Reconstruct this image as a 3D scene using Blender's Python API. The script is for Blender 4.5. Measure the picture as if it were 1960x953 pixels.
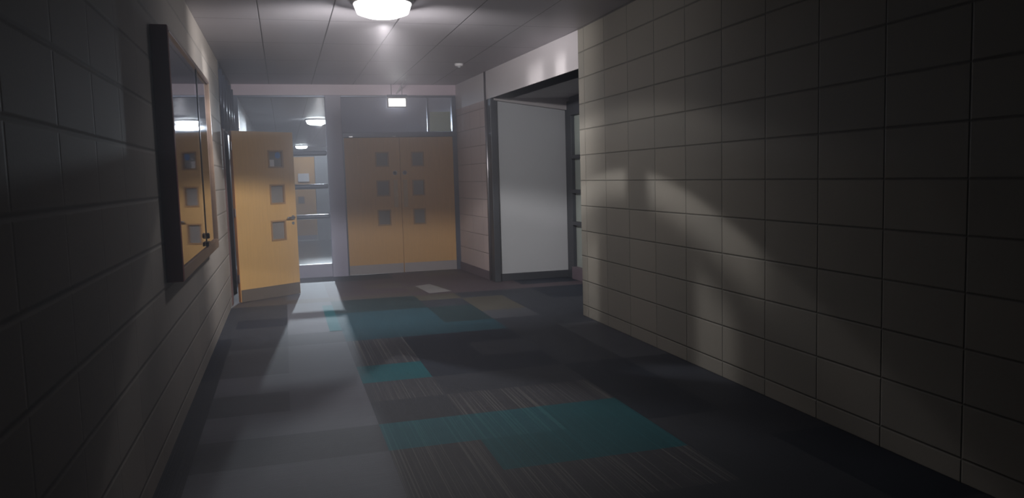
import bpy, math, random
from mathutils import Matrix, Vector
random.seed(7)
for o in list(bpy.data.objects): bpy.data.objects.remove(o)
SC = bpy.context.scene; COL = SC.collection
PI = math.pi

# ------------------------------------------------------------------ camera
YAW, PITCH, ROLL, FPX = 0.27931, -0.092817, -0.028127, 1503.36
CX, CZ = 0.66756, 1.45
Fv = Vector((math.sin(YAW)*math.cos(PITCH), math.cos(YAW)*math.cos(PITCH), math.sin(PITCH)))
Rv = Vector((math.cos(YAW), -math.sin(YAW), 0)); Uv = Rv.cross(Fv)
R2 = Rv*math.cos(ROLL)+Uv*math.sin(ROLL); U2 = Uv*math.cos(ROLL)-Rv*math.sin(ROLL)
cd = bpy.data.cameras.new('camera'); cd.sensor_width = 36; cd.lens = FPX/1960*36
cam = bpy.data.objects.new('camera', cd); COL.objects.link(cam)
m = Matrix((R2, U2, -Fv)).transposed().to_4x4(); m.translation = Vector((CX, 0, CZ))
cam.matrix_world = m; SC.camera = cam

# ------------------------------------------------------------------ world, exposure
w = bpy.data.worlds.new('world'); SC.world = w; w.use_nodes = True
w.node_tree.nodes['Background'].inputs[0].default_value = (0.5, 0.6, 0.6, 1)
w.node_tree.nodes['Background'].inputs[1].default_value = 0.01
vs = SC.view_settings; vs.view_transform = 'Standard'; vs.look = 'None'; vs.gamma = 1; vs.use_curve_mapping = False
vs.exposure = 0.2
LAMP = (1.50, 6.46)          # the lamp in this corridor
MAIN_W, BEYOND_W = 300.0, 2200.0
VEIL = .045  # density of the volume that imitates lens glare
MAIN_COL, BEYOND_COL = (1.0, .955, .955), (.86, .90, 1.0)

# ------------------------------------------------------------------ sizes
W, D, H = 3.558, 12.18, 2.877
BACK = -3.0
YC = 7.49                    # where the right block wall stops
ROW, COLW, Z0, Y0 = .2538, .5074, .112, 5.307-.5074*20
def xr(y): return 3.558-(y-7.5)*.055      # face of the far right wall and bulkhead

# ------------------------------------------------------------------ node helpers
class NT:
    def __init__(s, nt): s.t = nt; s.t.nodes.clear()
    def n(s, ty, **kw):
        x = s.t.nodes.new(ty)
        for k, v in kw.items(): setattr(x, k, v)
        return x
    def l(s, a, b): s.t.links.new(a, b)
    def put(s, inp, v):
        if hasattr(v, 'is_linked') or hasattr(v, 'links'): s.l(v, inp)
        else: inp.default_value = v
    def m(s, op, a, b=0.0, c=0.0, clamp=False):
        x = s.n('ShaderNodeMath', operation=op, use_clamp=clamp)
        for i, v in enumerate((a, b, c)): s.put(x.inputs[i], v)
        return x.outputs[0]
    def step(s, v, a, b):      # 0 at a, 1 at b
        x = s.n('ShaderNodeMapRange', interpolation_type='SMOOTHSTEP')
        s.put(x.inputs[0], v); x.inputs[1].default_value = min(a, b); x.inputs[2].default_value = max(a, b)
        x.inputs[3].default_value = 0 if a < b else 1; x.inputs[4].default_value = 1 if a < b else 0
        return x.outputs[0]
    def mix(s, f, a, b):
        x = s.n('ShaderNodeMix', data_type='RGBA'); s.put(x.inputs[0], f); s.put(x.inputs[6], a); s.put(x.inputs[7], b)
        return x.outputs[2]
def mat(name, col=(.5,.5,.5), rough=.6, metal=0.0, spec=.5):
    mt = bpy.data.materials.new(name); mt.use_nodes = True
    T = NT(mt.node_tree); b = T.n('ShaderNodeBsdfPrincipled'); o = T.n('ShaderNodeOutputMaterial'); T.l(b.outputs[0], o.inputs[0])
    b.inputs['Base Color'].default_value = (*col, 1); b.inputs['Roughness'].default_value = rough
    b.inputs['Metallic'].default_value = metal; b.inputs['Specular IOR Level'].default_value = spec
    return mt, T, b
def noisy(name, col, rough=.6, metal=0.0, scale=8, amt=.12, bump=0.0, stretch=(1,1,1), spec=.5, bscale=None):
    mt, T, b = mat(name, col, rough, metal, spec)
    tc = T.n('ShaderNodeTexCoord'); mp = T.n('ShaderNodeMapping'); mp.inputs['Scale'].default_value = stretch
    T.l(tc.outputs['Object'], mp.inputs[0])
    nz = T.n('ShaderNodeTexNoise'); nz.inputs['Scale'].default_value = scale; nz.inputs['Detail'].default_value = 5; T.l(mp.outputs[0], nz.inputs[0])
    a = tuple(c*(1-amt) for c in col)+(1,); c2 = tuple(min(1, c*(1+amt)) for c in col)+(1,)
    T.l(T.mix(nz.outputs[0], a, c2), b.inputs['Base Color'])
    if bump:
        bn = T.n('ShaderNodeBump'); bn.inputs['Strength'].default_value = bump; bn.inputs['Distance'].default_value = .004
        n2 = T.n('ShaderNodeTexNoise'); n2.inputs['Scale'].default_value = bscale or scale*6; T.l(mp.outputs[0], n2.inputs[0])
        T.l(n2.outputs[0], bn.inputs['Height']); T.l(bn.outputs[0], b.inputs['Normal'])
    return mt
def block_material(name, col, along='Y', joint=.58, gw=.006, vgain=1.0):
    mt, T, b = mat(name, col, .72, spec=.35)
    tc = T.n('ShaderNodeNewGeometry'); sp = T.n('ShaderNodeSeparateXYZ'); T.l(tc.outputs['Position'], sp.inputs[0])
    z = T.m('DIVIDE', T.m('SUBTRACT', sp.outputs['Z'], Z0-ROW*4), ROW); y = T.m('DIVIDE', T.m('SUBTRACT', sp.outputs[along], Y0), COLW)
    fz = T.m('FRACT', z); fy = T.m('FRACT', y)
    dz = T.m('MULTIPLY', T.m('MINIMUM', fz, T.m('SUBTRACT', 1.0, fz)), ROW); dy = T.m('MULTIPLY', T.m('MINIMUM', fy, T.m('SUBTRACT', 1.0, fy)), COLW)
    hz = T.step(dz, 0.0, gw*1.6); hy = T.step(dy, 0.0, gw*1.4)
    hyv = T.m('ADD', T.m('MULTIPLY', hy, vgain), 1-vgain)
    hh = T.m('MINIMUM', hz, hyv)
    cb = T.n('ShaderNodeCombineXYZ'); T.l(T.m('FLOOR', z), cb.inputs[0]); T.l(T.m('FLOOR', y), cb.inputs[1])
    wn = T.n('ShaderNodeTexWhiteNoise', noise_dimensions='2D'); T.l(cb.outputs[0], wn.inputs[0])
    nz = T.n('ShaderNodeTexNoise'); nz.inputs['Scale'].default_value = 3; nz.inputs['Detail'].default_value = 6; T.l(tc.outputs['Position'], nz.inputs[0])
    fac = T.m('ADD', T.m('MULTIPLY', wn.outputs[0], .6), T.m('MULTIPLY', nz.outputs[0], .5))
    c1 = tuple(c*.90 for c in col)+(1,); c2 = (col[0]*1.1, col[1]*1.07, col[2]*1.04, 1)
    base = T.mix(fac, c1, c2)
    T.l(T.mix(hh, tuple(c*joint for c in col)+(1,), base), b.inputs['Base Color'])
    n2 = T.n('ShaderNodeTexNoise'); n2.inputs['Scale'].default_value = 60; n2.inputs['Detail'].default_value = 4; T.l(tc.outputs['Position'], n2.inputs[0])
    hgt = T.m('ADD', hh, T.m('MULTIPLY', n2.outputs[0], .12))
    bn = T.n('ShaderNodeBump'); bn.inputs['Strength'].default_value = .8; bn.inputs['Distance'].default_value = .006
    T.l(hgt, bn.inputs['Height']); T.l(bn.outputs[0], b.inputs['Normal'])
    return mt
def carpet_material(name, col, stripe=0.0, scol=None, grain='Y'):
    mt, T, b = mat(name, col, .62, spec=.32)
    g = T.n('ShaderNodeNewGeometry')
    mp = T.n('ShaderNodeMapping'); T.l(g.outputs['Position'], mp.inputs[0]); mp.inputs['Scale'].default_value = (1, .003, 1) if grain == 'Y' else (.02, 1, 1)
    nz = T.n('ShaderNodeTexNoise'); nz.inputs['Scale'].default_value = 120; nz.inputs['Detail'].default_value = 2; T.l(mp.outputs[0], nz.inputs[0])
    ln = T.step(nz.outputs[0], .53, .64)
    n1 = T.n('ShaderNodeTexNoise'); n1.inputs['Scale'].default_value = 2.2; n1.inputs['Detail'].default_value = 5; T.l(g.outputs['Position'], n1.inputs[0])
    base = T.mix(n1.outputs[0], tuple(c*.8 for c in col)+(1,), tuple(c*1.2 for c in col)+(1,))
    sc = scol or tuple(min(1, c*2.4+.02) for c in col)
    T.l(T.mix(T.m('MULTIPLY', ln, stripe), base, (*sc, 1)), b.inputs['Base Color'])
    bn = T.n('ShaderNodeBump'); bn.inputs['Strength'].default_value = .5; bn.inputs['Distance'].default_value = .003
    n2 = T.n('ShaderNodeTexNoise'); n2.inputs['Scale'].default_value = 420; T.l(g.outputs['Position'], n2.inputs[0])
    T.l(T.m('ADD', T.m('MULTIPLY', nz.outputs[0], .8), n2.outputs[0]), bn.inputs['Height']); T.l(bn.outputs[0], b.inputs['Normal'])
    return mt
def glass_material(name, tint=(.9,.93,.95), rough=.02, gain=1.0, veil=0.0, hcol=(.6,.6,.66)):
    mt = bpy.data.materials.new(name); mt.use_nodes = True; T = NT(mt.node_tree)
    tr = T.n('ShaderNodeBsdfTransparent'); tr.inputs[0].default_value = (*tint, 1)
    gl = T.n('ShaderNodeBsdfGlossy'); gl.inputs['Roughness'].default_value = rough; gl.inputs[0].default_value = (.95,.95,1,1)
    fr = T.n('ShaderNodeFresnel'); fr.inputs[0].default_value = 1.5
    f = T.m('MULTIPLY', fr.outputs[0], gain, clamp=True)
    mx = T.n('ShaderNodeMixShader'); T.l(f, mx.inputs[0]); T.l(tr.outputs[0], mx.inputs[1]); T.l(gl.outputs[0], mx.inputs[2]); out = mx.outputs[0]
    if veil:
        df = T.n('ShaderNodeBsdfDiffuse'); df.inputs[0].default_value = (*hcol, 1)
        m2 = T.n('ShaderNodeMixShader'); m2.inputs[0].default_value = veil; T.l(out, m2.inputs[1]); T.l(df.outputs[0], m2.inputs[2]); out = m2.outputs[0]
    o = T.n('ShaderNodeOutputMaterial'); T.l(out, o.inputs[0])
    return mt
def glow(name, col, s):
    mt = bpy.data.materials.new(name); mt.use_nodes = True; T = NT(mt.node_tree)
    e = T.n('ShaderNodeEmission'); e.inputs[0].default_value = (*col, 1); e.inputs[1].default_value = s
    o = T.n('ShaderNodeOutputMaterial'); T.l(e.outputs[0], o.inputs[0]); return mt
def wood_material(name, col, grain_axis_scale=(14, 14, .8), amt=.16):
    return noisy(name, col, .42, scale=3.2, amt=amt, stretch=grain_axis_scale, spec=.4)

M = {}
M['block'] = block_material('painted_blockwork', (.31, .295, .265))
M['block_far'] = block_material('painted_blockwork_far', (.60, .50, .51), joint=.7)
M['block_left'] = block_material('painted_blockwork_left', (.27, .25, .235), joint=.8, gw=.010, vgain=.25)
M['white'] = noisy('white_paint', (.43, .44, .475), .55, scale=3, amt=.04)
M['lilac'] = noisy('bulkhead_paint', (.66, .62, .65), .5, scale=3, amt=.05)
M['pink'] = noisy('header_paint', (.62, .50, .58), .4, scale=3, amt=.05)
M['soffit'] = noisy('soffit_paint', (.42, .39, .41), .7, scale=3, amt=.06)
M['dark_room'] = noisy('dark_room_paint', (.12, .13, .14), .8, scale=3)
M['grey_wall'] = noisy('grey_wall_paint', (.30, .31, .33), .6, scale=3)
M['frame'] = noisy('grey_blue_metal', (.10, .115, .165), .32, .35, scale=5, amt=.05)
M['panel'] = noisy('lilac_grey_panel', (.36, .34, .46), .42, .0, scale=4, amt=.05)
M['dark_metal'] = noisy('dark_powder_coat', (.05, .055, .068), .45, .2, scale=5, amt=.1)
M['steel'] = noisy('brushed_steel', (.62, .62, .66), .24, 1.0, scale=40, amt=.08)
M['steel_soft'] = noisy('satin_strip', (.42, .40, .44), .30, .9, scale=30, amt=.08)
M['kick'] = noisy('grey_kick_plate', (.31, .28, .30), .5, .1, scale=6, amt=.1)
M['kick_brown'] = noisy('brown_kick_plate', (.12, .095, .08), .55, 0, scale=6, amt=.1)
M['plum'] = noisy('plum_skirting', (.15, .115, .145), .6, 0, scale=5, amt=.1)
M['oak'] = wood_material('oak_veneer', (.53, .32, .125))
M['oak_end'] = wood_material('oak_veneer_double', (.52, .30, .125))
M['lipping'] = wood_material('oak_lipping', (.50, .22, .075))
M['jamb'] = noisy('red_brown_jamb', (.13, .075, .072), .85, scale=5, spec=.05)
M['case_wood'] = noisy('mahogany_frame', (.24, .085, .08), .75, scale=3.2, amt=.16, stretch=(14, 14, .8), spec=.12)
M['case_rail'] = wood_material('worn_brown_rail', (.17, .115, .085), (14, .8, 14))
M['bead'] = wood_material('vision_bead', (.30, .17, .08))
M['plate'] = noisy('worn_push_plate', (.44, .31, .19), .5, scale=9, amt=.06)
M['board'] = noisy('dark_back_board', (.03, .026, .03), .8, scale=20)
M['glass'] = glass_material('clear_glass', veil=.03)
M['glass_case'] = glass_material('case_glass', rough=.03, gain=1.25)
M['glass_vision'] = glass_material('vision_glass', tint=(.42,.44,.46), veil=.42, hcol=(.42,.38,.36))  # grey diffuse share paints the reflections in the small panes
M['glass_transom'] = glass_material('transom_glass', tint=(.7,.74,.8), rough=.06, veil=.30, hcol=(.6,.6,.72))  # lilac diffuse share paints the veil of light over the transom
mt, T, b = mat('cream_sheet', (.5, .5, .4), .8)
tl = T.n('ShaderNodeBsdfTranslucent'); tl.inputs[0].default_value = (.97, .97, .82, 1); nz = T.n('ShaderNodeTexNoise'); nz.inputs['Scale'].default_value = 5
ms = T.n('ShaderNodeMixShader'); T.l(T.m('ADD', .62, T.m('MULTIPLY', nz.outputs[0], .2)), ms.inputs[0]); T.l(b.outputs[0], ms.inputs[1]); T.l(tl.outputs[0], ms.inputs[2])
T.l(ms.outputs[0], next(n for n in mt.node_tree.nodes if n.type == 'OUTPUT_MATERIAL').inputs[0]); M['film'] = mt
M['paper'] = noisy('paper', (.62, .60, .62), .8, scale=9, amt=.04)
M['blue'] = noisy('blue_sticker', (.04, .16, .42), .5, scale=9, amt=.04)
M['black'] = noisy('black_plastic', (.012, .012, .014), .35, scale=9, amt=.1)
M['vinyl'] = noisy('grey_vinyl_floor', (.07, .08, .085), .28, scale=4, amt=.12)
M['lens'] = glow('lamp_diffuser', (1, .96, .99), 5.0)
M['lens_far'] = glow('lamp_diffuser_far', (.93, .96, 1), 22.0)
M['sign'] = glow('sign_face', (.95, .97, 1), 3.2)

# ------------------------------------------------------------------ mesh helpers
class MB:
    def __init__(s): s.v = []; s.f = []; s.mi = []
    def add(s, vs, fs, mi=0):
        n = len(s.v); s.v += [tuple(v) for v in vs]; s.f += [tuple(i+n for i in f) for f in fs]; s.mi += [mi]*len(fs); return s
    def box(s, x0, x1, y0, y1, z0, z1, mi=0):
        v = [(x, y, z) for z in (z0, z1) for y in (y0, y1) for x in (x0, x1)]
        return s.add(v, [(0,2,3,1),(4,5,7,6),(0,1,5,4),(2,6,7,3),(0,4,6,2),(1,3,7,5)], mi)
    def prism(s, pts, z0, z1, mi=0):          # footprint polygon (ccw) pushed up in z
        n = len(pts); v = [(x, y, z0) for x, y in pts]+[(x, y, z1) for x, y in pts]
        f = [tuple(range(n-1, -1, -1)), tuple(range(n, 2*n))]+[(i, (i+1) % n, (i+1) % n+n, i+n) for i in range(n)]
        return s.add(v, f, mi)
    def prism_y(s, pts, y0, y1):              # polygon in xz pushed along y
        n = len(pts); v = [(x, y0, z) for x, z in pts]+[(x, y1, z) for x, z in pts]
        f = [tuple(range(n)), tuple(range(2*n-1, n-1, -1))]+[(i, i+n, (i+1) % n+n, (i+1) % n) for i in range(n)]
        return s.add(v, f)
    def lathe(s, prof, c=(0,0,0), n=32, axis='z'):   # prof: (r, h)
        vs = []; k = len(prof)
        for r, h in prof:
            for i in range(n):
                a = 2*PI*i/n; p = (r*math.cos(a), r*math.sin(a), h)
                if axis == 'y': p = (p[0], p[2], p[1])
                if axis == 'x': p = (p[2], p[0], p[1])
                vs.append((p[0]+c[0], p[1]+c[1], p[2]+c[2]))
        fs = [(j*n+i, j*n+(i+1) % n, (j+1)*n+(i+1) % n, (j+1)*n+i) for j in range(k-1) for i in range(n)]
        fs += [tuple(range(n-1, -1, -1)), tuple(range((k-1)*n, k*n))]
        return s.add(vs, fs)
    def tube(s, pts, r, n=12):
        pts = [Vector(p) for p in pts]; vs = []
        for i, p in enumerate(pts):
            d = (pts[min(i+1, len(pts)-1)]-pts[max(i-1, 0)]).normalized()
            a = d.cross(Vector((0, 0, 1)) if abs(d.z) < .9 else Vector((1, 0, 0))).normalized(); b = d.cross(a)
            rr = r[i] if isinstance(r, (list, tuple)) else r
            vs += [p+a*rr*math.cos(2*PI*k/n)+b*rr*math.sin(2*PI*k/n) for k in range(n)]
        fs = [(j*n+i, j*n+(i+1) % n, (j+1)*n+(i+1) % n, (j+1)*n+i) for j in range(len(pts)-1) for i in range(n)]
        fs += [tuple(range(n-1, -1, -1)), tuple(range((len(pts)-1)*n, len(pts)*n))]
        return s.add(vs, fs)
    def slab(s, x0, x1, y0, y1, z0, z1, holes):   # upright slab with rectangular holes (x0,x1,z0,z1) right through
        xs = sorted({x0, x1, *[h[0] for h in holes], *[h[1] for h in holes]}); zs = sorted({z0, z1, *[h[2] for h in holes], *[h[3] for h in holes]})
        full = lambda i, j: 0 <= i < len(xs)-1 and 0 <= j < len(zs)-1 and not any(h[0]-1e-6 <= xs[i] < h[1]-1e-6 and h[2]-1e-6 <= zs[j] < h[3]-1e-6 for h in holes)
        for i in range(len(xs)-1):
            for j in range(len(zs)-1):
                if not full(i, j): continue
                a, b, c, d = xs[i], xs[i+1], zs[j], zs[j+1]
                s.add([(a,y0,c),(b,y0,c),(b,y0,d),(a,y0,d)], [(0,1,2,3)]); s.add([(a,y1,c),(b,y1,c),(b,y1,d),(a,y1,d)], [(3,2,1,0)])
                if not full(i-1, j): s.add([(a,y0,c),(a,y0,d),(a,y1,d),(a,y1,c)], [(0,1,2,3)])
                if not full(i+1, j): s.add([(b,y0,c),(b,y1,c),(b,y1,d),(b,y0,d)], [(0,1,2,3)])
                if not full(i, j-1): s.add([(a,y0,c),(a,y1,c),(b,y1,c),(b,y0,c)], [(0,1,2,3)])
                if not full(i, j+1): s.add([(a,y0,d),(b,y0,d),(b,y1,d),(a,y1,d)], [(0,1,2,3)])
        return s
    def build(s, name, mats, parent=None, bevel=0, smooth=False, seg=2):
        me = bpy.data.meshes.new(name); me.from_pydata(s.v, [], s.f)
        for mm in (mats if isinstance(mats, (list, tuple)) else [mats]): me.materials.append(mm)
        for p, i in zip(me.polygons, s.mi): p.material_index = i; p.use_smooth = smooth
        me.update()
        import bmesh
        bm = bmesh.new(); bm.from_mesh(me); bmesh.ops.remove_doubles(bm, verts=bm.verts, dist=1e-5); bmesh.ops.recalc_face_normals(bm, faces=bm.faces); bm.to_mesh(me); bm.free()
        o = bpy.data.objects.new(name, me); COL.objects.link(o)
        if parent: o.parent = parent
        if bevel:
            b = o.modifiers.new('bevel', 'BEVEL'); b.width = bevel; b.segments = seg; b.limit_method = 'ANGLE'
        return o
def tag(o, label, cat, group=None, kind=None):
    o['label'] = label; o['category'] = cat
    if group: o['group'] = group
    if kind: o['kind'] = kind
    return o
def empty(name, loc=(0,0,0), rz=0):
    o = bpy.data.objects.new(name, None); COL.objects.link(o); o.location = loc; o.rotation_euler = (0, 0, rz); o.empty_display_size = .1; return o
def struct(o, label, cat): return tag(o, label, cat, kind='structure')

# ------------------------------------------------------------------ floor: half-metre carpet tiles
C = {
 'dark': carpet_material('carpet_dark', (.038, .044, .060), .10),
 'darker': carpet_material('carpet_blue_black', (.018, .025, .042), .06),
 'grey': carpet_material('carpet_grey', (.068, .074, .092), .12, grain='X'),
 'light': carpet_material('carpet_light_grey', (.115, .120, .148), .10, grain='X'),
 'stripe': carpet_material('carpet_striped_grey', (.052, .055, .070), .8, (.17, .17, .17)),
 'teal': carpet_material('carpet_teal', (.006, .100, .125), .15),
 'tealfar': carpet_material('carpet_teal_muted', (.022, .066, .092), .15),  # duller teal for the far rows
 'tealdim': carpet_material('carpet_teal_dark', (.020, .042, .052), .15),
 'tealstripe': carpet_material('carpet_striped_teal', (.012, .115, .150), .55, (.05, .22, .24)),
 'plum': carpet_material('carpet_plum', (.085, .066, .082), .08, grain='X'),
 'brown': carpet_material('carpet_brown', (.095, .08, .08), .08, grain='X'),
 'tan': carpet_material('carpet_taupe', (.085, .080, .070), .08, grain='X'),
 'pale': carpet_material('carpet_pale', (.26, .25, .26), .08, grain='X'),
}
keys = list(C)
TX = [-.37, .13, .63, 1.135, 1.64, 2.15, 2.655, 3.16, 3.66, 4.16, 4.66]
# rows given nearest first: (y start, lane colours from the left wall to the alcove); light third-lane tiles also paint lamp spill
rows = [
 (-3.0, 'dark dark grey stripe stripe dark dark dark dark dark'),
 (2.65, 'dark grey grey grey stripe dark dark darker darker darker'),
 (3.15, 'dark grey light stripe stripe stripe dark darker darker darker'),
 (3.65, 'dark light light stripe teal teal dark dark darker darker'),
 (4.13, 'dark grey grey tealstripe tealstripe teal darker dark darker darker'),
 (4.61, 'dark light light dark stripe stripe darker dark darker darker'),
 (5.10, 'dark grey light stripe dark dark darker dark darker darker'),
 (5.60, 'dark light light teal darker darker dark grey dark dark'),
 (6.13, 'darker grey light stripe darker dark dark grey dark dark'),
 (6.65, 'darker grey light stripe darker darker dark grey dark dark'),
 (7.15, 'darker dark grey tealfar tealfar tealfar dark dark dark dark'),
 (7.70, 'dark dark light tealfar tealfar tealdim grey dark dark dark'),
 (8.20, 'dark darker light tealfar tealfar tealdim tan dark dark dark'),
 (8.70, 'dark dark light tealdim tealdim dark tan dark darker darker'),
 (9.20, 'dark dark light tealdim tealdim tan dark dark darker darker'),
 (9.65, 'brown brown brown brown brown plum plum plum plum plum'),  # brown across the light lane paints the sidelight rail's shadow
 (9.98, 'plum brown light plum plum brown plum plum darker darker'),
 (10.48, 'brown plum light plum brown plum plum plum darker darker'),
 (10.98, 'plum brown light plum plum plum plum plum plum plum'),
 (11.50, 'plum brown grey darker darker plum brown plum plum plum'),
]
fb = MB()
for r, (ya, cols) in enumerate(rows):
    yb = rows[r+1][0] if r+1 < len(rows) else D+.05
    for i, c in enumerate(cols.split()):
        n = 1 if r else 11
        for k in range(n):
            a, b = ya+(yb-ya)*k/n, ya+(yb-ya)*(k+1)/n
            cc = c if r else random.choice([c, 'dark', 'grey'])
            fb.add([(TX[i], a, 0), (TX[i+1], a, 0), (TX[i+1], b, 0), (TX[i], b, 0)], [(0,1,2,3)], keys.index(cc))
# a pale skewed quad laid on the tiles and the dogleg teal edge tile
fb.add([(2.30,10.50,.002),(2.52,10.62,.002),(2.66,9.80,.002),(2.36,9.74,.002)], [(0,1,2,3)], keys.index('pale'))
fb.add([(1.02,7.7,.0015),(1.135,7.7,.0015),(1.135,9.35,.0015),(1.02,9.35,.0015)], [(0,1,2,3)], keys.index('teal'))
fb.box(TX[0], TX[-1], BACK, D+.05, -.12, -.002, keys.index('dark'))
struct(fb.build('floor', [C[k] for k in keys]), 'corridor floor of grey, striped and teal carpet tiles', 'floor')
t = MB().box(-.37, 4.66, D+.05, 34, -.12, 0).build('floor', M['vinyl']); struct(t, 'smooth grey floor seen through the glass beyond the end screen', 'floor')

# ------------------------------------------------------------------ ceiling
mt, T, b = mat('ceiling_tiles', (.34, .33, .35), .45, spec=.4)
g = T.n('ShaderNodeNewGeometry'); sp = T.n('ShaderNodeSeparateXYZ'); T.l(g.outputs['Position'], sp.inputs[0])
fx = T.m('FRACT', T.m('DIVIDE', T.m('SUBTRACT', sp.outputs['X'], 1.135-6), .6)); fy = T.m('FRACT', T.m('DIVIDE', T.m('SUBTRACT', sp.outputs['Y'], 6.16-12), .6*2))
dx = T.m('MULTIPLY', T.m('MINIMUM', fx, T.m('SUBTRACT', 1.0, fx)), .6); dy = T.m('MULTIPLY', T.m('MINIMUM', fy, T.m('SUBTRACT', 1.0, fy)), 1.2)
hh = T.step(T.m('MINIMUM', dx, dy), .002, .008)
nz = T.n('ShaderNodeTexNoise'); nz.inputs['Scale'].default_value = 1.2; nz.inputs['Detail'].default_value = 4; T.l(g.outputs['Position'], nz.inputs[0])
T.l(T.mix(hh, (.13,.125,.14,1), T.mix(nz.outputs[0], (.44,.42,.46,1), (.53,.51,.55,1))), b.inputs['Base Color'])
bn = T.n('ShaderNodeBump'); bn.inputs['Strength'].default_value = .5; bn.inputs['Distance'].default_value = .004; T.l(hh, bn.inputs['Height']); T.l(bn.outputs[0], b.inputs['Normal'])
M['ceiling'] = mt
struct(MB().box(-.25, 3.9, BACK, 34, H, H+.15).build('ceiling', mt), 'grey tiled ceiling running the length of the corridor', 'ceiling')

# ------------------------------------------------------------------ walls
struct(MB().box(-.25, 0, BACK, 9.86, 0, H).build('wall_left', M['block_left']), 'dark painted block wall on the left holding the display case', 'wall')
struct(MB().box(W, W+.22, BACK, YC, 0, H).build('wall_right', M['block'], bevel=.006), 'large painted block wall on the right with raking light patches', 'wall')
struct(MB().box(-.25, W+.22, BACK-.15, BACK, 0, H).build('wall_back', M['block']), 'block wall closing the corridor behind the viewer', 'wall')
ya, yb = 10.60, D
struct(MB().prism([(xr(ya), ya), (xr(ya)+.2, ya), (xr(yb)+.2, yb), (xr(yb), yb)], 0, 2.50).build('wall_right_far', M['block_far']), 'pinkish block wall between the dark post and the double doors', 'wall')
struct(MB().prism([(xr(YC), YC), (xr(YC)+.30, YC), (xr(D)+.30, D), (xr(D), D)], 2.50, H).build('trim_1', M['lilac']), 'pale painted bulkhead band above the alcove opening', 'bulkhead')
struct(MB().prism([(xr(ya)-.012, ya), (xr(ya), ya), (xr(yb), yb), (xr(yb)-.012, yb)], 0, .125).build('baseboard_right', M['plum'], bevel=.003), 'plum skirting at the foot of the pinkish block wall', 'skirting')
# alcove
struct(MB().box(3.47, 4.50, 10.45, 10.55, .10, 2.5).build('wall_alcove', M['white']), 'plain white wall panel at the end of the alcove', 'wall')
struct(MB().box(3.47, 4.50, 10.43, 10.55, 0, .10).build('baseboard_alcove', M['dark_metal'], bevel=.003), 'dark skirting under the white alcove wall', 'skirting')
struct(MB().box(W+.22, 4.70, 6.6, 10.6, 2.50, 2.62).add([(W+.02,YC,2.5),(W+.22,YC,2.5),(W+.22,10.6,2.5),(3.4,10.6,2.5)],[(0,1,2,3)]).build('ceiling', M['soffit']), 'low dark ceiling inside the alcove', 'ceiling')
struct(MB().prism_y([(3.44, 2.475), (4.50, 2.335), (4.56, 2.335), (4.56, 2.5), (3.44, 2.5)], 10.36, 10.452).build('trim_2', M['soffit']), 'dark sloping header over the white alcove wall', 'header')
struct(MB().box(W+.22, 4.75, 6.5, 6.6, 0, 2.62).build('wall_alcove_near', M['grey_wall']), 'near side wall of the alcove hidden behind the corner', 'wall')
# dark post and its light strip
p = empty('trim_3', (3.40, 10.5, 0)); struct(p, 'dark post with pale metal strip at the alcove edge', 'post')
MB().box(-.008, .078, -.13, .06, 0, 2.5).build('post', M['dark_metal'], p, bevel=.006)
MB().tube([(-.012, .085, .0), (-.012, .085, H)], .022, 16).build('corner_strip', M['steel_soft'], p, smooth=True)
# glazed screen on the alcove side wall
p = empty('window_4', (4.52, 10.1, 0)); struct(p, 'glazed side screen with dark rails deep in the alcove', 'window')
MB().box(-.04, .05, .10, .33, 0, 2.45).build('jamb', M['dark_metal'], p, bevel=.004)
for z in (1.66, 1.19, .75): MB().box(-.05, .05, -3.4, .12, z, z+.05).build('rail', M['dark_metal'], p, bevel=.004)
MB().box(-.05, .05, -3.4, .12, 2.25, 2.5).build('head', M['dark_metal'], p, bevel=.004)
MB().box(-.06, .05, -3.4, .12, 0, .17).build('plinth', M['plum'], p, bevel=.004)
MB().box(.01, .03, -3.4, .10, .17, 2.25).build('pane', noisy('obscured_pane', (.34,.38,.36), .5, scale=3, amt=.1), p)

# ------------------------------------------------------------------ the end screen
DY = D
struct(MB().box(0, xr(D)+.02, DY-.05, DY+.10, 2.72, H).build('wall_end', M['pink']), 'pinkish header above the glazed end screen', 'wall')
p = empty('window_1', (0, DY, 0)); struct(p, 'tall glazed sidelight with shiny rails beside the double doors', 'window')
MB().box(.0, .09, -.06, .06, 0, 2.72).build('jamb', M['frame'], p, bevel=.004)
MB().box(.09, 1.315, -.05, .05, 2.69, 2.72).build('head', M['frame'], p, bevel=.004)
for za, zb in ((1.83, 1.905), (1.335, 1.41), (.885, .955)): MB().box(.09, 1.315, -.045, .045, za, zb).build('rail', M['frame'], p, bevel=.032, seg=6)
MB().box(.09, 1.315, -.045, .045, .0, .205).build('bottom_panel', M['panel'], p, bevel=.014, seg=4)
MB().box(.09, 1.315, -.004, .004, .205, 2.69).build('pane', M['glass'], p)
struct(MB().box(1.315, 1.545, DY-.07, DY+.07, 0, 2.72).build('trim_4', M['panel'], bevel=.006), 'broad lilac-grey post between sidelight and double doors', 'post')
p = empty('window_2', (0, DY, 0)); struct(p, 'dim transom window over the double doors', 'window')
MB().box(1.545, 3.30, -.06, .06, 2.09, 2.165).build('rail', M['frame'], p, bevel=.006)
MB().box(1.545, 3.30, -.05, .05, 2.69, 2.72).build('head', M['frame'], p, bevel=.004)
MB().box(3.235, 3.30, -.06, .06, 2.165, 2.69).build('jamb', M['frame'], p, bevel=.004)
MB().box(2.85, 2.875, -.03, .03, 2.165, 2.69).build('mullion', M['frame'], p, bevel=.004)
MB().box(1.545, 3.235, -.004, .004, 2.165, 2.69).build('pane', M['glass_transom'], p)
MB().box(2.885, 3.215, -.030, -.026, 2.17, 2.47).build('lit_area_sheet', M['film'], p)  # translucent cream sheet added for a lit area seen through the pane
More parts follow.
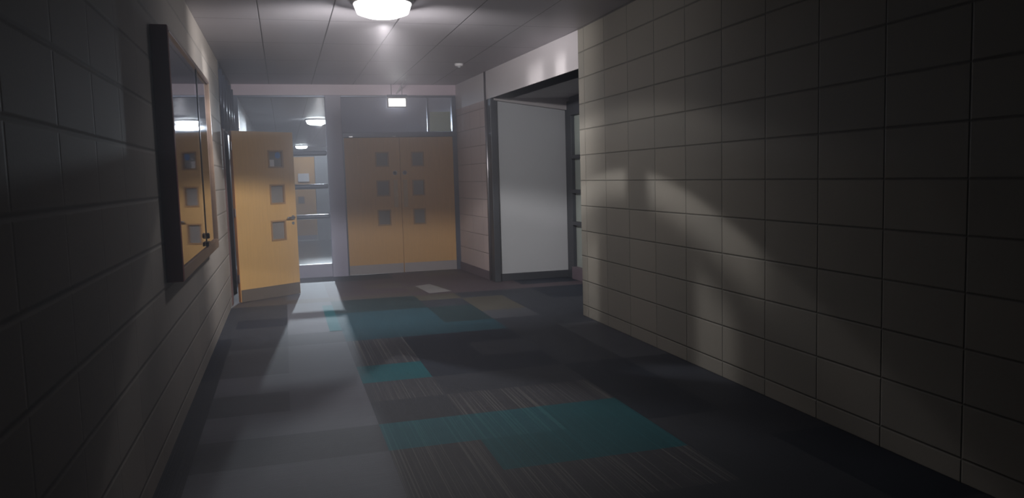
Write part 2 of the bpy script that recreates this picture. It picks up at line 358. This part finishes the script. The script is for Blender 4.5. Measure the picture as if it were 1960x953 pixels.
MB().box(1.64, 1.70, -.075, -.055, 2.095, 2.108).build('glint_plate', M['steel'], p)  # small steel plates added where the frame shows bright dashes of reflection
MB().box(2.29, 2.345, -.075, -.055, 2.095, 2.108).build('glint_plate', M['steel'], p)

p = empty('trim_5', (0, DY, 0)); struct(p, 'slim grey frame around the oak double doors', 'door frame')
MB().box(1.545, 1.566, -.05, .06, 0, 2.09).build('jamb', M['frame'], p); MB().box(3.232, 3.32, -.05, .06, 0, 2.17).build('jamb', M['frame'], p, bevel=.003)
MB().box(1.56, 3.24, .005, .03, 2.06, 2.10).build('stop', M['frame'], p); MB().box(2.385, 2.415, .004, .02, 0, 2.09).build('meeting_stop', M['oak_end'], p)
def door_leaf(name, loc, rz, width, height, t, holes, woodm, kickm, kick_h, label):
    """leaf runs along local +x from the hinge, local -y is the face seen"""
    r = empty(name, loc, rz); struct(r, label, 'door')
    MB().slab(0, width, -t/2, t/2, .006, height, holes).build('leaf', woodm, r)
    MB().box(.005, width-.005, -t/2-.004, -t/2+.001, .008, kick_h).build('kick_plate', kickm, r, bevel=.001)
    for (a, b, c, d) in holes:
        fr = MB().slab(a-.014, b+.014, -t/2-.006, t/2+.006, c-.014, d+.014, [(a+.006, b-.006, c+.006, d-.006)]).build('vision_frame', M['bead'], r)
        MB().box(a, b, -.003, .003, c, d).build('pane', M['glass_vision'], fr)
    return r
# left of the pair: hinge at x 1.56; right of the pair: mirrored
WL = .835
hl = [(.475, .655, 1.655, 1.855), (.475, .655, 1.205, 1.425), (.475, .655, .755, .975)]
d1 = door_leaf('door_2', (1.562, DY-.02, 0), 0, WL, 2.085, .044, hl, M['oak_end'], M['kick'], .15, 'left leaf of the closed oak double doors')
hr = [(.185, .355, 1.65, 1.85), (.185, .355, 1.20, 1.42), (.185, .355, .755, .975)]
d2 = door_leaf('door_3', (2.402, DY-.02, 0), 0, WL, 2.085, .044, hr, M['oak_end'], M['kick'], .15, 'right leaf of the closed oak double doors')
for r, x in ((d1, .752), (d2, .062)):
    MB().lathe([(.034, -.030), (.034, -.022), (.024, -.022), (.024, -.030)], (x, 0, 1.545), 24, 'y').build('lock_ring', M['steel_soft'], r)
    MB().box(x-.03, x+.035, -.027, -.0225, 1.02, 1.44).build('push_plate', M['plate'], r, bevel=.004)

# side screen of the left wall: jambs, chrome mullions and glass above the open door
p = empty('window_3', (0, 9.86, 0)); struct(p, 'row of shiny mullions and glass over the doorway in the left wall', 'window')
MB().box(-.12, .012, 0, .17, 0, 2.10).build('jamb', M['jamb'], p, bevel=.004)
MB().box(-.12, .006, .17, 2.32, 2.09, 2.15).build('rail', M['jamb'], p, bevel=.004)
MB().box(-.12, .010, 0, 2.32, 2.79, H).build('head', M['dark_metal'], p, bevel=.004)
for y in (.10, .62, 1.15, 1.68, 2.2):
    MB().tube([(.0, y, 2.10), (.0, y, 2.79)], .036, 20).build('mullion', M['frame'], p, smooth=True)
MB().box(-.12, .0, 1.06, 2.32, 0, 2.09).build('side_panel', M['frame'], p, bevel=.004)
MB().box(-.065, -.06, 0, 2.32, 2.15, 2.79).build('pane', M['glass_transom'], p)
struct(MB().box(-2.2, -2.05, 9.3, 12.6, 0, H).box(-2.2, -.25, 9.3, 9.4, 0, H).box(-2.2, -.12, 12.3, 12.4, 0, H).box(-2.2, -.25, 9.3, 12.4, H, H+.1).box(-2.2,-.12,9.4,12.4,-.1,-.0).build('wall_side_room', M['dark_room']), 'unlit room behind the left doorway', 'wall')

# open oak door
A = math.atan2(.49, .70)
h0 = [(.495, .69, 1.645, 1.84), (.495, .69, 1.19, 1.415), (.485, .68, .73, .96)]
ang = math.atan2(.49, .70)
door = door_leaf('door_1', (.085, 10.04, 0), ang, .86, 2.08, .046, h0, M['oak'], M['kick_brown'], .155, 'oak door standing open on the left with three square windows')
MB().box(-.006, .0, -.024, .024, .006, 2.08).build('edge_lipping', M['lipping'], door)
MB().box(.50, .575, -.012, -.008, 1.65, 1.735).build('paper_notice', M['paper'], door)
MB().lathe([(.04, -.012), (.04, -.009)], (.632, 0, 1.79), 20, 'y').build('round_sticker', M['blue'], door)
hd = MB().lathe([(.026, -.034), (.026, -.023)], (.80, 0, 1.0), 20, 'y').build('handle_rose', M['steel'], door, smooth=False)
MB().tube([(.80, -.03, 1.0), (.80, -.07, 1.0), (.785, -.078, 1.0), (.70, -.078, 1.0), (.685, -.072, 1.0)], [.011, .011, .012, .011, .010], 12).build('lever', M['steel'], hd, smooth=True)
MB().lathe([(.02, -.03), (.02, -.023)], (.80, 0, .925), 16, 'y').build('key_rose', M['steel'], door)
for z in (.25, 1.05, 1.85): MB().tube([(-.012, -.02, z), (-.012, -.02, z+.10)], .008, 10).build('hinge', M['steel'], door)

# ------------------------------------------------------------------ beyond the screen
struct(MB().box(-.25, 0, 12.4, 34, 0, H).build('wall_beyond_left', M['grey_wall']), 'left wall of the corridor beyond the glass', 'wall')
struct(MB().box(3.6, 3.8, D+.05, 34, 0, H).build('wall_beyond_right', M['grey_wall']), 'right wall of the corridor beyond the glass', 'wall')
struct(MB().box(-.2, 3.7, 34, 34.1, 0, H).build('wall_beyond_end', M['grey_wall']), 'far end of the corridor beyond the glass', 'wall')
struct(MB().box(0, .72, 20, 20.12, 0, 2.2).box(.72, 1.42, 20, 20.12, 2.06, 2.2).box(1.42, 3.6, 20, 20.12, 0, 2.2).build('wall_beyond_partition', M['grey_wall']), 'grey partition with an oak door seen through the sidelight', 'wall')
far = door_leaf('door_4', (.73, 20.03, 0), 0, .68, 2.05, .044, [(.26, .40, .92, 1.08)], M['oak_end'], M['kick'], .13, 'distant oak door seen through the glass of the sidelight')
tag(MB().box(1.01, 1.27, 19.975, 19.985, 1.45, 1.65).build('paper_notice', M['paper']), 'pale paper notice on the distant oak door', 'notice')

# ------------------------------------------------------------------ display case on the left wall
case = tag(empty('display_case', (0, 6.08, .9)), 'dark wood wall display case with sliding glass doors on the left wall', 'display case')
ya, yb = -1.28, 1.28; za, zb = 0, 1.44; dp = .09
MB().box(.0, dp, ya, ya+.05, za, zb).build('side', M['case_wood'], case, bevel=.004)
MB().box(.0, dp, yb-.04, yb, za, zb).build('side', M['case_rail'], case, bevel=.004)
MB().box(.0, dp, ya+.05, yb-.04, za, za+.075).build('bottom_rail', M['case_rail'], case, bevel=.004)
MB().box(.0, dp, ya+.05, yb-.04, zb-.025, zb).build('top_rail', M['case_rail'], case, bevel=.004)
MB().box(.002, .012, ya+.05, yb-.04, za+.07, zb-.02).build('back_board', M['board'], case)
MB().box(.074, .078, ya+.05, .32, za+.075, zb-.025).build('sliding_pane', M['glass_case'], case)
MB().box(.066, .070, .24, yb-.04, za+.075, zb-.025).build('sliding_pane', M['glass_case'], case)
MB().box(.078, .083, .30, .325, za+.075, zb-.025).build('pane_edge', M['dark_metal'], case)
MB().box(dp-.012, dp+.002, ya+.06, yb-.05, zb-.03, zb-.022).build('track', M['steel_soft'], case)
lk = MB().lathe([(.022, .078), (.022, .098), (.016, .104)], (0, .31, .16), 18, 'x').build('lock', M['black'], case)
MB().box(.08, .10, .24, .38, .085, .115).build('lock_bar', M['black'], lk, bevel=.003)

# ------------------------------------------------------------------ illuminated exit sign
s = tag(empty('exit_sign', (2.372, 12.02, 2.53)), 'glowing white exit sign box hung in front of the transom window', 'exit sign')
MB().slab(-.145, .145, -.025, .025, 0, .145, [(-.128, .128, .012, .128)]).build('housing', M['paper'], s, bevel=.003)
MB().box(-.128, .128, -.020, .020, .012, .128).build('face', M['sign'], s)
MB().box(-.15, .15, -.032, .032, .145, .185).build('top_case', M['frame'], s, bevel=.006)
MB().tube([(-.08, 0, .18), (-.08, 0, H-2.53)], .006, 8).build('hanger', M['steel'], s); MB().tube([(.08, 0, .18), (.08, 0, H-2.53)], .006, 8).build('hanger', M['steel'], s)
MB().tube([(.0, -.01, .205), (.02, -.25, .27), (.05, -.62, .335)], .009, 8).build('slanted_rod', M['paper'], s)  # thin white rod slanting up from the sign towards the camera

# ------------------------------------------------------------------ ceiling lamps and sensor
def lamp(x, y, label, power, col, lens, main=False, r=.235, drop=.13):
    t = tag(empty('ceiling_lamp', (x, y, H)), label, 'ceiling lamp')
    MB().lathe([(r+.02, 0), (r+.02, -.02), (r+.005, -.035), (r-.004, -.035), (r-.004, 0)], (0,0,0), 40).build('rim', M['steel_soft'], t)
    MB().lathe([(r-.005, -.003), (r-.005, -.036), (r-.03, -drop*.8), (r-.10, -drop), (.02, -drop-.004)], (0,0,0), 40).build('diffuser', lens, t, smooth=True)
    ld = bpy.data.lights.new('lamp_light', 'POINT'); ld.energy = power; ld.color = col; ld.shadow_soft_size = .04 if main else .05
    lo = bpy.data.objects.new('lamp_light', ld); COL.objects.link(lo); lo.parent = t; lo.location = (0, 0, -.17)
    ld.use_nodes = True; T = NT(ld.node_tree)
    tc = T.n('ShaderNodeTexCoord'); sp = T.n('ShaderNodeSeparateXYZ'); T.l(tc.outputs['Normal'], sp.inputs[0])
    th = T.m('MULTIPLY', T.m('ARCCOSINE', T.m('MULTIPLY', sp.outputs['Z'], -1.0)), 180/PI)       # degrees from straight down
    ph = T.m('MULTIPLY', T.m('ARCTAN2', sp.outputs['Y'], sp.outputs['X']), 180/PI)               # degrees from +x
    if main:
        fwd = T.step(sp.outputs['Y'], .10, .80)                     # the reflector throws most light up the corridor
        back = T.step(sp.outputs['Y'], -.86, -.45)
        base = T.m('MULTIPLY', T.step(th, 74, 69), T.m('ADD', T.m('MULTIPLY', fwd, 1.65), T.m('ADD', .02, T.m('MULTIPLY', back, .10))))
        side = T.m('MAXIMUM', T.m('MAXIMUM', T.step(ph, 74, 69), T.step(ph, 116, 124)), T.step(th, 86, 90))
        up = T.m('MULTIPLY', T.m('MULTIPLY', T.step(th, 128, 88), T.step(th, 66, 74)), T.m('ADD', T.m('MULTIPLY', back, .045), T.m('MULTIPLY', fwd, T.m('ADD', .14, T.m('MULTIPLY', side, .62)))))
        rim = T.m('MULTIPLY', T.step(th, 59.8, 58.3), T.step(th, 52, 57)); aph = T.m('ABSOLUTE', ph)
        gap = T.m('MAXIMUM', T.step(T.m('ABSOLUTE', T.m('ADD', ph, 8.0)), 3, 9), T.step(aph, 60, 70))
        rim = T.m('MULTIPLY', T.m('MULTIPLY', rim, gap), T.m('ADD', .08, T.m('MULTIPLY', T.step(ph, -49, -43), .28)))
        floor_fill = T.m('MULTIPLY', T.m('MULTIPLY', T.step(th, 64, 46), T.step(sp.outputs['Y'], .2, -.2)), T.m('MULTIPLY', T.step(T.m('ABSOLUTE', T.m('ADD', ph, 88.0)), 36, 22), .30))
        def lobe(c, w0, t0, t1, s0): 
            a = T.step(T.m('ABSOLUTE', T.m('SUBTRACT', ph, float(c))), w0, w0*.3)
            return T.m('MULTIPLY', T.m('MULTIPLY', a, T.m('MULTIPLY', T.step(th, t0, t0+6), T.step(th, t1+5, t1))), s0)
        tot = base
        for e in (up, rim, floor_fill, lobe(-37, 7, 34, 48, .34), lobe(20, 6, 34, 46, .34), lobe(131, 7, 76, 87, 1.1), lobe(48, 5, 76, 87, .9), lobe(36, 4, 76, 87, .7)): tot = T.m('ADD', tot, e)
    else:
        tow = T.m('ADD', T.m('MULTIPLY', T.step(sp.outputs['Y'], -.75, -.88), 1.0), .03)   # beam thrown towards the screen
        tot = T.m('MULTIPLY', tow, T.m('ADD', T.m('ADD', T.m('MULTIPLY', T.step(th, 79, 74), .34), T.m('MULTIPLY', T.m('MULTIPLY', T.step(th, 79, 75), T.step(th, 65, 69)), .16)), T.m('MULTIPLY', T.step(th, 92, 84), .30)))
    em = T.n('ShaderNodeEmission'); T.l(tot, em.inputs[1]); em.inputs[0].default_value = (1,1,1,1)
    o = T.n('ShaderNodeOutputLight'); T.l(em.outputs[0], o.inputs[0])
    return t
lamp(LAMP[0], LAMP[1], 'large glaring round ceiling lamp at the top of the corridor', MAIN_W, MAIN_COL, M['lens'], True)
lamp(1.46, 18.83, 'bright round ceiling lamp seen through glass beyond the end screen', BEYOND_W, BEYOND_COL, M['lens_far'])
lamp(1.41, 32.2, 'smallest, farthest ceiling lamp seen through the sidelight glass', 120, BEYOND_COL, M['lens_far'])
sn = tag(empty('ceiling_sensor', (2.87, 9.87, H)), 'small pale round sensor on the ceiling near the bulkhead', 'sensor')
MB().lathe([(.055, 0), (.055, -.02), (.045, -.032), (.02, -.035)], (0,0,0), 24).build('housing', M['paper'], sn, smooth=True)
MB().lathe([(.022, -.033), (.018, -.045), (.006, -.05)], (0,0,0), 16).build('sensor_eye', M['white'], sn, smooth=True)

# ------------------------------------------------------------------ the thin haze volume that stands in for lens glare
if VEIL:
    mt = bpy.data.materials.new('lens_veil'); mt.use_nodes = True; T = NT(mt.node_tree)
    v = T.n('ShaderNodeVolumeScatter'); v.inputs['Color'].default_value = (.95, .92, 1, 1); v.inputs['Density'].default_value = VEIL; v.inputs['Anisotropy'].default_value = .65
    o = T.n('ShaderNodeOutputMaterial'); T.l(v.outputs[0], o.inputs['Volume'])
    hz = MB().box(.13, 3.28, BACK+.01, 11.95, .02, 2.68).build('veil', mt)
    tag(hz, 'thin pale haze volume added for lens glare around the ceiling lamp', 'veil', kind='stuff')
